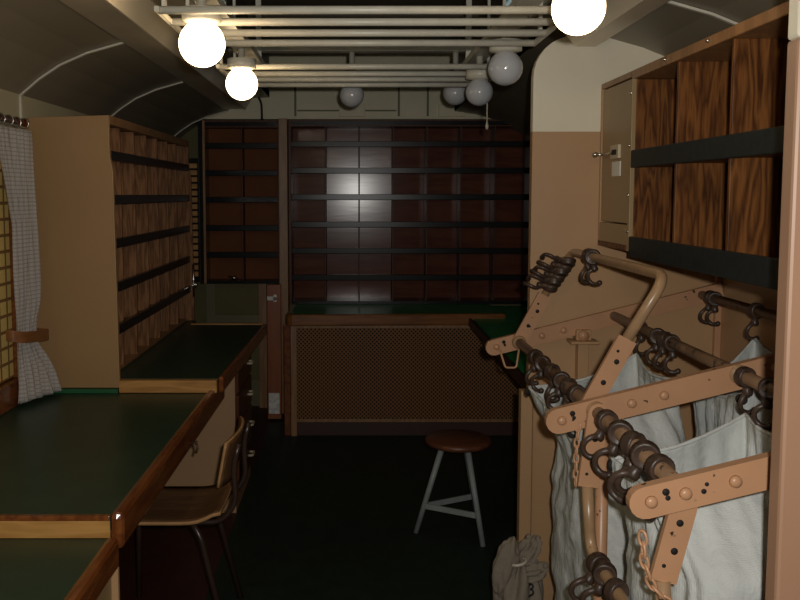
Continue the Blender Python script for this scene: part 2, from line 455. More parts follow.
# ------------------------------------------------------------------ racks at the end wall
def end_rack(x0, x1, z0, z1, yf, yb, ncol, zlist, root, wood_v, back, ht=.042):
    for xa, xb, nm in ((x0, x0 + .018, 'side_panel'), (x1 - .018, x1, 'side_panel')):
        box(nm, M['brown'] if (xa == x0 and x0 < -1) else wood_v, root, xa, xb, yf, yb, z0, z1)
    cw = (x1 - x0 - .036) / ncol
    tilts = [-2.6, .1, .2, 3.2, 2.6, 2.2, 3.0] if ncol == 7 else [0, 0]
    for i in range(ncol):
        xa = x0 + .018 + i * cw; a = math.radians(tilts[i]); c_ = xa + cw / 2; hw = cw / 2 - .001
        ya, yb_ = yb - .014 - hw * math.tan(a), yb - .014 + hw * math.tan(a)
        MB().prism([(c_ - hw, ya), (c_ + hw, yb_), (c_ + hw, yb), (c_ - hw, yb)], 'Z', z0, z1 - .035).build('back_panel', back, root)
    tb = MB(); tb.box(x0 + .018, x1 - .018, yf + .01, yb - .012, z1 - .05, z1 - .035); tb.box(x0 + .018, x1 - .018, yf, yf + .02, z1 - .012, z1)
    tb.build('top_board', wood_v, root)
    tb = MB(); tb.box(x0 + .018, x1 - .018, yf + .002, yf + .018, z1 - .042, z1 - .012); tb.build('top_fascia', M['black'], root)
    cw = (x1 - x0 - .036) / ncol
    for i in range(1, ncol):
        x = x0 + .018 + i * cw
        box('divider', wood_v, root, x - .005, x + .005, yf + .03, yb - .022, z0 + .02, z1 - .05)
    for z in zlist:
        box('shelf', wood_v, root, x0 + .018, x1 - .018, yf + .02, yb - .022, z - .012, z)
        box('shelf_edge', M['black'], root, x0 + .018, x1 - .018, yf + .002, yf + .02, z - ht / 2 - .004, z + ht / 2 - .004, .003)
    box('base_strip', M['black'], root, x0 + .018, x1 - .018, yf + .002, yb - .012, z0, z0 + .022)
er = thing('sorting_shelf', 'large dark red-brown sorting shelf of seven by seven pigeonholes at the end wall', 'shelf', (.40, 6.3, .80))
end_rack(-.482, 1.285, .801, 2.145, 6.20, 6.43, 7, [1.001, 1.197, 1.389, 1.589, 1.781, 1.972], er, M['backredv'], M['backred'])
cr = thing('corner_rack', 'hanging rack of two columns of red-brown pigeonholes over the dark corner passage', 'rack', (-.82, 6.2, .955))
end_rack(-1.10, -.540, .955, 2.135, 6.17, 6.34, 2, [1.17, 1.365, 1.57, 1.762, 1.958], cr, M['backredv'], paint('red_brown_back', (.17, .06, .024), .6, .1, spec=.12))
box('left_flank', M['black'], cr, -1.128, -1.101, 6.17, 6.34, .955, 2.12)
q = MB(); q.lathe([(.012, -.012), (.016, 0), (.006, .01)], (-.88, 6.168, 1.0), 12, 'Y'); q.tube([(-.92, 6.164, 1.012), (-.88, 6.158, .998), (-.85, 6.166, .990)], .006); q.build('catch', M['chrome'], cr)

# ------------------------------------------------------------------ end desk with return
ed = thing('end_desk', 'green-topped end desk with perforated brown front and wooden edge rail', 'desk', (.40, 5.8, 0))
q = MB(); q.prism([(-.43, 5.54), (.99, 5.57), (.99, 6.20 + .23), (-.43, 6.43)], 'Z', .765, .80); q.build('desktop', M['linoend'], ed)
q = MB(); q.smooth = False
q.tube(fillet([(-.45, 5.75, .782), (-.445, 5.52, .782), (.98, 5.545, .782)], .05), .001)
q = MB(); q.prism([(-.455, 5.70), (-.455, 5.53), (-.440, 5.505), (-.41, 5.495), (.985, 5.545), (1.0, 5.57), (-.425, 5.54), (-.425, 5.70)], 'Z', .745, .822)
q.build('edge_rail', M['railx'], ed, .012)
q = MB(); q.prism([(.765, 3.2), (XR - .005, 3.2), (XR - .005, 6.195), (1.29, 6.195), (1.0, 6.19), (.995, 5.57), (.78, 5.55)], 'Z', .757, .790); q.build('return_top', M['linoend'], ed)
box('return_edge', M['toe'], ed, .745, .765, 3.2, 5.53, .742, .794, .003)
box('front_panel', M['perf'], ed, -.385, XR - .01, 5.555, 5.575, .115, .745, 0)
q = MB(); q.box(-.425, -.385, 5.545, 5.58, 0, .745); q.box(-.385, XR - .01, 5.545, 5.58, .095, .115); q.box(-.385, XR - .01, 5.545, 5.58, .725, .745)
q.build('front_frame', M['brown'], ed, .002)
q = MB(); q.box(-.47, -.428, 5.56, 5.60, 0, .745); q.build('corner_post', M['rail'], ed, .003)
box('toe_board', M['toe'], ed, -.385, XR - .01, 5.56, 5.575, 0, .095)
box('support_panel', M['toe'], ed, 1.32, XR - .005, 3.2, 5.5, 0, .757)

# ------------------------------------------------------------------ left desks
def desk(label, y0, y1, zt, xi0, xi1, xo0, xo1, stepface, zbot, rail_h=.028, xs=XL):
    r = thing('sorting_desk', label, 'desk', (-1.0, (y0 + y1) / 2, 0))
    yn = y1 - .17 if zt > .8 else y1
    MB().prism([(XL + .004, y0 + .002), (xi0, y0 + .002), (xi1, yn), (-.98, yn), (-.98, y1), (XL + .004, y1)], 'Z', zt - .035, zt).build('desktop', M['lino'], r)
    return r
d1 = desk('lowest green desk nearest the camera at the lower left', .6, 2.118, .72, -.632, -.632, 0, 0, 0, 0)
MB().prism([(-.632, .6), (-.600, .6), (-.600, 2.106), (-.632, 2.106)], 'Z', .650, .735).build('edge_rail', M['rail'], d1, .014)
box('leg_panel', M['tan'], d1, -1.32, -.606, 2.102, 2.116, 0, .648)
box('leg_panel', M['tan'], d1, -1.32, -.605, .65, .68, 0, .684)
box('drawer_front', M['rackdoor'], d1, -.640, -.622, .69, 2.10, .04, .648, .003)

d2 = desk('broad middle green desk under the curtain with a pale wooden step edge', 2.12, 3.487, .775, -.628, -.617, 0, 0, 0, 0)
MB().prism([(-.628, 2.112), (-.594, 2.112), (-.580, 3.74), (-.614, 3.74)], 'Z', .690, .79).build('edge_rail', M['rail'], d2, .016)
q = MB(); q.box(XL + .004, -.629, 2.119, 2.133, .7205, .766); q.mi = 1; q.box(XL + .004, -.629, 2.119, 2.135, .766, .779); q.build('step_edge', [M['step'], M['rail']], d2, .002)
q = MB(); q.lathe([(.004, 0), (.004, .012), (.008, .015), (.008, .02)], (-.589, 3.0, .71), 14, 'X'); q.tube([(-.572, 3.0, .71), (-.568, 3.0, .69), (-.574, 3.0, .672)], .0045); q.build('coat_hook', M['rust'], d2)

d3 = desk('raised green desk in front of the left letter rack pigeonholes', 3.527, 5.19, .83, -.578, -.555, 0, 0, 0, 0)
MB().prism([(-.578, 3.527), (-.552, 3.527), (-.524, 5.02), (-.550, 5.02)], 'Z', .768, .838).build('edge_rail', M['rail'], d3, .012)
q = MB(); q.box(-.985, -.577, 3.492, 3.524, .7765, .829); q.build('step_edge', M['step'], d3, .002)
box('end_edge', M['step'], d3, -.978, -.552, 5.022, 5.038, .79, .836)
box('pedestal', M['tan'], d3, -1.33, -.598, 4.17, 4.75, 0, .793, .004)
for i in range(4):
    z0 = .1 + i * .17
    o = box('drawer', M['backredv'], d3, -.598, -.584, 4.2, 4.73, z0, z0 + .155, .003)
    h = MB(); h.tube(fillet([(-.584, 4.55, z0 + .08), (-.560, 4.55, z0 + .08), (-.560, 4.62, z0 + .08), (-.584, 4.62, z0 + .08)], .01), .007); h.build('handle', M['lockplate'], o)

# ------------------------------------------------------------------ curtain
ct = thing('curtain', 'pale checked curtain gathered beside the left window and tied low', 'curtain', (-1.26, 3.27, .78))
q = MB(); q.smooth = True
NU, NV = 72, 46; vs = []
for j in range(NV + 1):
    t = j / NV; z = 1.855 - t * (1.855 - .792)
    pinch = math.exp(-((t - .77) / .09) ** 2); fl_ = max(0, t - .80) / .20
    x1 = -1.292 + .045 * t - .03 * pinch + .045 * fl_ - .008 * math.sin(t * 3); x0 = XL + .012
    ya = 3.12 + .15 * min(1, t / .35) - .03 * fl_
    for i in range(NU + 1):
        s_ = i / NU
        ph = s_ * 2 * PI * 4.5
        y = ya + s_ * (3.44 - ya) - .04 * pinch * (s_ - .5)
        amp = (.5 + .5 * math.sin(ph + .5 * math.sin(t * 4)))
        env = .35 + .65 * s_
        x = x0 + (x1 - x0) * env * (.22 + .78 * amp) + .006 * math.sin(ph * 2.3 + t * 9)
        vs.append((x, min(y, 3.455), z + .008 * fl_ * math.sin(ph)))
q.add(vs, [(j * (NU + 1) + i, j * (NU + 1) + i + 1, (j + 1) * (NU + 1) + i + 1, (j + 1) * (NU + 1) + i) for j in range(NV) for i in range(NU)])
q.build('cloth', M['curtain'], ct, 0, .003)
q = MB(); zt = 1.035
pts = [(XL + .006, 3.22, zt + .03), (XL + .03, 3.21, zt + .028), (-1.275, 3.24, zt + .018), (-1.243, 3.36, zt + .005), (-1.25, 3.455, zt - .005), (XL + .01, 3.465, zt)]
pts = [Vector(p_) for p_ in pts]; pr = fillet(pts, .06)
vs = []
for p_ in pr: vs += [p_ + Vector((0, 0, -.022)), p_ + Vector((0, 0, .022))]
q.add(vs, [(2 * i, 2 * i + 2, 2 * i + 3, 2 * i + 1) for i in range(len(pr) - 1)])
q.build('tieback', wood('tieback_leather', (.20, .075, .022), (.28, .11, .035), .5, 'Y'), ct, 0, .004)
cr_ = thing('curtain_rod', 'brown wooden curtain rod above the left window', 'rod', (-1.28, 2.9, 1.86))
q = MB(); q.tube([(-1.305, 2.2, 1.885), (-1.305, 3.39, 1.885)], .013, 14); q.sphere((-1.305, 3.395, 1.885), .018, 14, 10); q.build('pole', M['rail'], cr_)
for y in (2.25, 3.39):
    MB().box(XL, -1.305, y - .008, y + .008, 1.877, 1.893).build('bracket', M['rail'], cr_)
for i in range(5):
    y = 3.08 + i * .075
    MB().tube([(-1.305 + .02 * math.cos(a), y, 1.880 + .02 * math.sin(a)) for a in [2 * PI * j / 16 for j in range(16)]], .0025, 6, True).build('ring', M['chrome'], cr_)

# ------------------------------------------------------------------ lamps
def lamp(label, x, y, z, r, lit, top):
    t = thing('globe_lamp', label, 'lamp', (x, y, z), 'lit globe lamps' if lit else 'unlit globe lamps')
    g = MB(); m_ = 20
    prof_ = [(max(1e-4, r * math.sin(PI * i / m_)), -r * math.cos(PI * i / m_)) for i in range(m_ - 2)] + [(r * .42, r * .93)]
    g.lathe(prof_, (x, y, z), 36); g.build('globe', M['globelit'] if lit else M['globe'], t)
    b = MB(); b.lathe([(r * .55, r * .86), (r * .66, r * .90), (.056, r * .97), (.056, r * .97 + .034), (.014, r * .97 + .036), (.014, top - z)], (x, y, z), 28)
    b.build('base', M['enamel'], t)
    return t
lamp('lit white globe lamp at the upper left, nearer of two', -.439, 2.482, 2.032, .066, True, 2.165)
l2 = lamp('smaller lit globe lamp behind another at the upper left', -.440, 3.35, 2.03, .062, True, 2.165)
lamp('lit globe lamp at the top right cut by the picture edge', .515, 2.0, 2.029, .061, True, 2.165)
lamp('unlit grey globe lamp nearest the rounded partition corner', .521, 2.99, 2.038, .060, False, 2.165)
lamp('unlit grey globe lamp between the far bars and the partition', .512, 3.545, 2.022, .056, False, 2.165)
lamp('unlit grey globe lamp alone above the middle of the sorting shelf', -.015, 4.25, 2.092, .060, False, 2.30)
lamp('unlit grey globe lamp farthest right beyond the ceiling bars', .495, 4.25, 2.102, .060, False, 2.30)
t = MB(); t.box(-.62, .72, 4.22, 4.28, 2.30, 2.325); struct(t.build('trim_%d' % k, M['enamel'])); k += 1
for x in (-.021, .70):
    b = MB(); b.box(x - .095, x + .095, 6.222, 6.238, 2.165, 2.255); struct(b.build('trim_%d' % k, M['header'], None, .004)); k += 1

# ------------------------------------------------------------------ ceiling bars
for lab, ys in (('nearer set of four white bars across the ceiling', (2.40, 2.564, 2.735, 2.912)), ('farther set of four white bars across the ceiling', (3.44, 3.642, 3.813, 4.001))):
    t = thing('ceiling_rack', lab, 'rack', (.04, sum(ys) / 4, 2.11), 'ceiling bar racks')
    for y in ys: MB().tube([(-.545, y, 2.11), (.605, y, 2.11)], .0115, 12).build('bar', M['enamel'], t)
    for x in (-.545, .605):
        b = MB(); b.box(x - .006, x + .006, ys[0] - .02, ys[-1] + .02, 2.103, 2.117)
        for y in (ys[0] + .08, ys[-1] - .08): b.box(x - .006, x + .006, y - .008, y + .008, 2.117, 2.68)
        b.build('side_bracket', M['enamel'], t)
q = MB(); q.tube(fillet([(-.72, 6.238, 2.34), (-.70, 6.225, 2.31), (-.675, 6.21, 2.26), (-.672, 6.205, 2.137)], .03), .008); q.lathe([(.012, 0), (.012, .012)], (-.672, 6.205, 2.136), 12); tag(q.build('wall_cable', M['cable']), 'short black cable running down onto the top of the corner rack', 'cable')
q = MB(); q.tube([(.545, 3.545, 2.10), (.545, 3.545, 1.90)], .003, 6); q.lathe([(.004, -.03), (.007, -.02), (.004, 0)], (.545, 3.545, 1.90), 10); tag(q.build('pull_cord', M['cord']), 'thin pale pull cord hanging by the unlit globes', 'cord')

# ------------------------------------------------------------------ right wall cabinet
X0, X1 = .90, XR - .004
wc = thing('wall_cabinet', 'tan wall cabinet with open brown pigeonholes and a locked door on the right', 'cabinet', (1.12, 2.3, 1.405))
Y0, YD, Y1 = 1.45, 2.805, 3.148
zb, zt = 1.405, 2.003
cb = MB(); cb.box(X0 + .01, X1, Y0, YD, zb, zb + .018); cb.box(X0, X1, YD - .018, Y1, zb + .01, zb + .028)
cb.build('bottom_board', M['pigeon'], wc)
box('back_panel', M['pigeon'], wc, X1 - .012, X1, Y0, Y1, zb + .01, zt)
cb = MB(); cb.box(X0, X1, Y0, YD, zt - .028, zt); cb.box(X0, X1, YD, Y1, zt - .02, zt); cb.build('top_board', M['brown'], wc, .003)
box('side_panel', M['tan'], wc, X0, X1, Y0, Y0 + .018, zb, zt - .028)
box('side_panel', M['tan'], wc, X0, X1, Y1 - .016, Y1, zb + .02, zt - .02)
box('side_panel', M['pigeon'], wc, X0 + .01, X1 - .012, YD - .022, YD - .004, zb + .02, zt - .03)
box('frame_post', M['rackdoor'], wc, X0 - .003, X0 + .012, YD - .020, YD + .004, zb + .01, zt - .028)
for y in (1.745, 2.085, 2.435): box('divider', M['pigeon'], wc, X0 + .012, X1 - .012, y - .007, y + .007, zb + .018, zt - .028)
box('shelf', M['pigeon'], wc, X0 + .02, X1 - .012, Y0 + .018, YD - .022, 1.690, 1.702)
box('shelf_edge', M['blackgreen'], wc, X0 - .004, X0 + .012, Y0 + .018, YD - .022, 1.688, 1.745, .003)
box('base_edge', M['blackgreen'], wc, X0 - .004, X0 + .010, Y0, YD - .022, 1.398, 1.465, .003)
dr = box('door', M['rackdoor'], wc, X0 + .004, X0 + .018, YD + .006, Y1 - .018, zb + .10, zt - .024, .003)
q = MB(); q.box(X0, X0 + .018, YD + .004, Y1 - .016, zb + .028, zb + .096); q.build('lower_rail', M['rackdoor'], wc, .002)
h = MB(); h.tube([(X0 + .002, 3.085, 1.745), (X0 - .03, 3.085, 1.745)], .005); h.sphere((X0 - .035, 3.085, 1.745), .011, 14, 10); h.tube([(X0 - .004, 3.08, 1.745), (X0 - .004, 2.98, 1.745)], .005); h.build('door_handle', M['chrome'], dr)
box('lock_plate', M['lockplate'], dr, X0 - .006, X0 + .004, 2.91, 3.00, 1.725, 1.772)
q = box('keyhole_slot', M['hole'], dr, X0 - .0075, X0 - .006, 2.93, 2.98, 1.738, 1.756, 0)
box('paper_label', M['label'], dr, X0 + .001, X0 + .004, 2.91, 3.00, 1.665, 1.715, 0)
for y, z in ((2.79, 1.90), (2.79, 1.55), (2.44, 1.64)):
    pass
for y, z in ((2.797, 1.93), (2.797, 1.76), (2.797, 1.60), (2.797, 1.48), (2.2, zt - .012), (2.5, zt - .012)):
    MB().sphere((X0 - .003, y, z), .0055, 10, 6).build('screw', M['chrome'], wc)

# ------------------------------------------------------------------ chair
def ribbon(q, pts_rows):
    n = len(pts_rows[0]); vs = [p_ for r_ in pts_rows for p_ in r_]
    q.add(vs, [(j * n + i, j * n + i + 1, (j + 1) * n + i + 1, (j + 1) * n + i) for j in range(len(pts_rows) - 1) for i in range(n - 1)])
ch = thing('plywood_chair', 'plywood school chair with dark tube frame tucked under the left desk', 'chair', (-.63, 3.09, 0))
q = MB(); q.smooth = True
rows = []
for i in range(15):
    t = i / 14; x = -.85 + t * .375
    zc = .448 + .018 * math.exp(-((t - 1) / .16) ** 2) * 2 - .02 * max(0, .14 - t) / .14
    rows.append([(x, 2.905 + (.37) * j / 10 + (.03 if False else 0), zc - .012 * math.sin(PI * j / 10)) for j in range(11)])
ribbon(q, rows); o = q.build('seat', [M['ply'], M['plyedge']], ch, 0, .012); o.modifiers['solid'].material_offset_rim = 1
q = MB(); q.smooth = True; rows = []
for i in range(8):
    t = i / 7; z = .572 + t * .158
    rows.append([(-.452 + .03 * t - .032 * ((j - 7) / 7) ** 2, 2.92 + .38 * j / 14, z + .012 * (1 - ((j - 7) / 7) ** 2) * (2 * t - 1)) for j in range(15)])
ribbon(q, rows); o = q.build('backrest', [M['ply'], M['plyedge']], ch, 0, .010); o.modifiers['solid'].material_offset_rim = 1
for y, s_ in ((2.955, -1), (3.235, 1)):
    MB().tube(fillet([(-.80, y, .436), (-.83 - .02, y + s_ * .02, .40), (-.86, y + s_ * .035, .0)], .04), .011, 12).build('leg', M['darktube'], ch)
    MB().tube(fillet([(-.585, y, .434), (-.550, y + s_ * .02, .39), (-.455, y + s_ * .035, .0)], .04), .011, 12).build('leg', M['darktube'], ch)
    MB().tube(fillet([(-.80, y, .434), (-.48, y, .434), (-.425, y, .50), (-.432, y, .64), (-.412, y, .72)], .06), .010, 12).build('frame_tube', M['darktube'], ch)
MB().tube([(-.585, 2.955, .43), (-.585, 3.235, .43)], .009, 10).build('cross_tube', M['darktube'], ch)

# ------------------------------------------------------------------ stool
st = thing('stool', 'three-legged grey stool with round dark wooden seat standing on the floor', 'stool', (.49, 3.93, 0))
q = MB(); q.lathe([(.12, .426), (.146, .428), (.154, .434), (.156, .442), (.154, .450), (.148, .455), (.02, .452)], (.488, 3.94, 0), 48); q.build('seat', M['stoolseat'], st)
feet = [(.289, 3.925), (.585, 3.765), (.602, 4.085)]; cx, cy = .488, 3.94
tops = []
for fx, fy in feet:
    tx, ty = cx + (fx - cx) * .36, cy + (fy - cy) * .36
    tops.append((tx, ty))
    MB().tube([(tx, ty, .427), (fx, fy, 0)], [.0145, .0125], 12).build('leg', M['stoolleg'], st)
for i in range(3):
    a, b = feet[i], feet[(i + 1) % 3]; ta, tb_ = tops[i], tops[(i + 1) % 3]
    f_ = .13 / .427
    pa = Vector((a[0] + (ta[0] - a[0]) * f_, a[1] + (ta[1] - a[1]) * f_, .13)); pb = Vector((b[0] + (tb_[0] - b[0]) * f_, b[1] + (tb_[1] - b[1]) * f_, .13))
    d_ = (pb - pa).normalized(); n_ = d_.cross(Vector((0, 0, 1))) * .006; u_ = Vector((0, 0, .013))
    q = MB(); q.add([pa - n_ - u_, pa + n_ - u_, pa + n_ + u_, pa - n_ + u_, pb - n_ - u_, pb + n_ - u_, pb + n_ + u_, pb - n_ + u_], [(0, 1, 2, 3), (7, 6, 5, 4), (0, 4, 5, 1), (1, 5, 6, 2), (2, 6, 7, 3), (3, 7, 4, 0)])
    q.build('brace', M['stoolleg'], st, .002)
q = MB(); q.lathe([(.03, .409), (.05, .419), (.05, .427)], (cx, cy, 0), 20); q.build('seat_plate', M['stoolleg'], st)

# ------------------------------------------------------------------ mail bag rack
YA, YB, YC = 1.52, 2.10, 3.125
R1, R2, R3 = (.602, 1.062), (.957, 1.155), (1.28, 1.232)
sl = .253
def armz(x): return 1.062 + (x - .602) * sl - .004
mr = thing('mail_bag_rack', 'peach-tan metal mail bag rack with sloping arms and rails by the right wall', 'rack', (.95, 2.3, 0))
def arm(y, xe, wd, th=.022):
    q = MB(); q.stadium((xe + wd / 2, armz(xe + wd / 2)), (XR - .005, armz(XR - .005)), wd, y - th / 2, y + th / 2, (True, False))
    # folded lip along the upper edge
    d_ = Vector((1, sl)).normalized(); n_ = Vector((-d_.y, d_.x))
    for x in (xe + .04, R1[0] + .0, R1[0] + .09, R1[0] + .17, R2[0], R2[0] + .09, R3[0]):
        q.lathe([(.012, 0), (.011, -.005), (.005, -.008)], (x, y - th / 2, armz(x)), 12, 'Y')
    a = Vector((xe + wd * .4, armz(xe + wd * .4))) + n_ * wd / 2; b = Vector((XR - .01, armz(XR - .01))) + n_ * wd / 2
    q.mi = 1
    for dx, dz, r in ((.066, .012, .007), (.07, .0, .005), (.135, -.004, .005), (.14, .008, .004)):
        q.lathe([(r, 0), (r, -.0012)], (xe + dx, y - th / 2, armz(xe + dx) + dz), 9, 'Y')
    return q.build('arm', [M['tanrack'], M['hole']], mr)
arm(YC, .485, .058); arm(YB, .478, .064); arm(YA, .500, .060)
for r_, y0 in ((R1, YA), (R2, YA), (R3, YA)):
    MB().tube([(r_[0], YA - .005, r_[1]), (r_[0], YC, r_[1])], .0165, 16).build('rail', M['rod'], mr)
# rail end collars
for r_, y in ((R1, YB), (R1, YC - .04), (R2, YB)):
    MB().lathe([(.023, -.018), (.025, -.01), (.025, .01), (.023, .018)], (r_[0], y, r_[1]), 20, 'Y').build('collar', M['tube'], mr)
# folding frames: flat bars pivoted on the aisle rail, tube bow across
def folding_frame(y0, y1, top, mid, thick=.012, near=None):
    fr = None
    q = MB(); q.tube(fillet([(mid[0], y0, mid[1]), (top[0], y0, top[1]), (top[0] + (top[0] - mid[0]) * .0, y1, top[1]), (mid[0], y1, mid[1])], .06, 8), .0145, 14)
    fr = q.build('folding_frame', M['tube'], mr)
    for y in (y0, y1):
        pv = near if (near and y == y0) else R1
        q = MB(); q.stadium((pv[0], pv[1]), mid, .050, y - thick / 2, y + thick / 2, (True, False))
        q.mi = 1
        for t_, o_ in ((.35, .0), (.66, .004), (.82, -.008)):
            x = pv[0] + (mid[0] - pv[0]) * t_; z = pv[1] + (mid[1] - pv[1]) * t_
            q.lathe([(.007 if t_ < .7 else .004, 0), (.007 if t_ < .7 else .004, -.001)], (x + o_, y - thick / 2, z), 10, 'Y')
        q.build('flat_bar', [M['tanrack'], M['hole']], fr)
folding_frame(YB + .045, YC - .035, (.79, 1.395), (.694, 1.235))
folding_frame(YA + .03, YB - .03, (.592, .705), (.580, .875), near=(.622, 1.05))
# posts and brackets
MB().tube([(R1[0] + .026, YB + .012, R1[1] - .01), (.632, YB + .012, 0)], .0165, 14).build('post', M['tanrack'], mr)
q = MB(); q.box(.825, .865, 3.105, 3.148, .60, 1.055); q.box(.79, .895, 3.07, 3.148, 1.055, 1.066); q.box(.815, .87, 3.095, 3.148, 1.066, 1.105); q.build('wall_bracket', M['tan'], mr, .003)
q = MB(); q.lathe([(.02, -.012), (.02, 0)], (.84, 3.095, 1.085), 14, 'Y'); q.build('bracket_knob', M['tanrack'], mr)
def chain(pts, link=.030, r=.0032, wd=.0085):
    pts = [Vector(p_) for p_ in pts]; q = MB()
    L = [0]
    for a, b in zip(pts, pts[1:]): L.append(L[-1] + (b - a).length)
    n_ = max(2, int(L[-1] / (link * .72)))
    def at(s):
        for i in range(len(pts) - 1):
            if s <= L[i + 1]: return pts[i].lerp(pts[i + 1], (s - L[i]) / max(1e-6, L[i + 1] - L[i]))
        return pts[-1]
    for i in range(n_):
        c = at((i + .5) * L[-1] / n_); tn = (at(min(L[-1], (i + 1) * L[-1] / n_)) - at(i * L[-1] / n_)).normalized()
        sd = tn.cross(Vector((0, 1, 0)) if i % 2 else Vector((.8, .6, 0))).normalized()
        if i % 2: sd = tn.cross(sd).normalized()
        ring = []
        for k_ in range(14):
            a = 2 * PI * k_ / 14; ring.append(c + tn * math.cos(a) * link * .5 + sd * math.sin(a) * wd)
        q.tube(ring, r, 6, True)
    return q.build('chain', M['tanrack'], mr)
chain([(.525, YA - .012, .985), (.530, YA - .012, .93), (.545, YA - .012, .885), (.575, YA - .015, .855), (.60, YA - .015, .84)])
chain([(.560, YB - .01, 1.03), (.556, YB - .01, .97), (.556, YB - .01, .87)], .026, .003, .007)
q = MB(); q.tube(fillet([(.535, YC - .02, 1.03), (.555, YC - .03, .965), (.595, YC - .03, .965), (.61, YC - .02, 1.06)], .01), .004, 8); q.build('wire_loop', M['tanrack'], mr)

# ------------------------------------------------------------------ hooks
def hook_master(label):
    t = thing('bag_hook', label, 'hook', (0, 0, 0), 'bag hooks on the rack rails')
    q = MB(); q.smooth = True
    prof_ = [(.0185, -.011), (.0225, -.014), (.0255, -.009), (.0245, -.003), (.0265, .004), (.0250, .011), (.0185, .012)]
    q.lathe(prof_, (0, 0, 0), 20, 'Y')
    q.build('clamp_ring', M['rust'], t)
    q = MB(); q.lathe([(.011, -.047), (.013, -.040), (.010, -.032), (.009, -.022)], (0, 0, 0), 12); q.build('swivel', M['rust'], t)
    q = MB(); pts = [(.002, 0, -.042)] + [(.024 * math.cos(a) - .001, .004 * math.sin(2 * a), -.066 + .025 * math.sin(a)) for a in [math.radians(75 + 225 * j / 16) for j in range(17)]]
    q.tube(pts, [.0065] * 14 + [.006, .0065, .0075, .008], 10); q.sphere(pts[-1], .009, 12, 8)
    q.build('claw', M['rust'], t)
    return t
ORD = ['first', 'second', 'third', 'fourth', 'fifth', 'sixth', 'seventh', 'eighth', 'ninth', 'tenth']
master = [None]
def hook(x, y, z, label, rz=0, ry=0, rx=0, s=1):
    if master[0] is None: master[0] = hook_master(label); o = master[0]
    else: o = copy_tree(master[0])
    o.location = (x, y, z); o.rotation_euler = (rx, ry, rz); o.scale = (s, s, s); o['label'] = label; return o
for i, (y, rz, ry) in enumerate([(2.80, .3, .1), (2.69, -.5, .15), (2.56, .5, -.1), (2.44, -.2, .2), (2.36, .6, 0), (2.27, .1, .1)]):
    hook(R1[0], y, R1[1], '%s brown iron hook from the far end of the aisle rail, far bay' % ORD[i].capitalize(), rz, ry)
for i, (y, rz, ry, s) in enumerate([(1.995, .1, .45, 1.05), (1.89, -.3, .35, 1.15), (1.80, .45, .15, 1.15), (1.725, -.25, .5, 1.2), (1.64, .15, .3, 1.1)]):
    hook(R1[0], y, R1[1], '%s brown iron hook from the middle arm on the near aisle rail' % ORD[i].capitalize(), rz, ry, 0, s)
for i, (y, rz, ry) in enumerate([(2.83, .2, -.2), (2.66, -.4, .1), (2.60, .5, .2), (2.54, -.1, -.1)]):
    hook(R2[0], y, R2[1], '%s dark hook from the far end on the middle rail' % ORD[i].capitalize(), rz, ry)
for i, (y, rz, ry) in enumerate([(2.055, .2, -.2), (1.93, -.5, .1)]):
    hook(R2[0], y, R2[1], ['Dark hook on the middle rail just in front of the middle arm', 'Dark hook on the middle rail beside the right jamb'][i], rz, ry)
for i, (y, rz, ry) in enumerate([(3.04, .2, .2), (3.0, -.3, 0), (2.69, .2, .1)]):
    hook(R3[0], y, R3[1], ['Farthest dark hook on the wall rail under the cabinet', 'Second dark hook from far end on the wall rail', 'Dark hook on the wall rail holding the rear white bag'][i], rz, ry)
for i, (y, rz, ry) in enumerate([(2.86, .5, .1), (2.815, -.4, -.15)]):
    hook(.79, y, 1.395, ['Left of two hooks hanging from the raised bow tube', 'Right of two hooks hanging from the raised bow tube'][i], rz, ry)
for i in range(6):
    t_ = i / 5
    e_ = (Matrix.Rotation(PI / 2 + .12 + .05 * (i % 3), 4, 'Y') @ Matrix.Rotation(PI / 2 + (-1) ** i * .25, 4, 'Z')).to_euler()
    hook(.712 + .058 * t_, 3.075 - .003 * i, 1.268 + .092 * t_, '%s hook from the bottom in the stack on the raised frame leg' % ORD[i].capitalize(), e_.z, e_.y, e_.x, 1.05)
for i, (y, rz, ry) in enumerate([(2.0, .2, .6), (1.95, -.2, .3), (1.86, .4, .4)]):
    hook(.592, y, .705, '%s hook from the post on the lowered bow tube' % ORD[i].capitalize(), rz, ry, 0, 1.1)

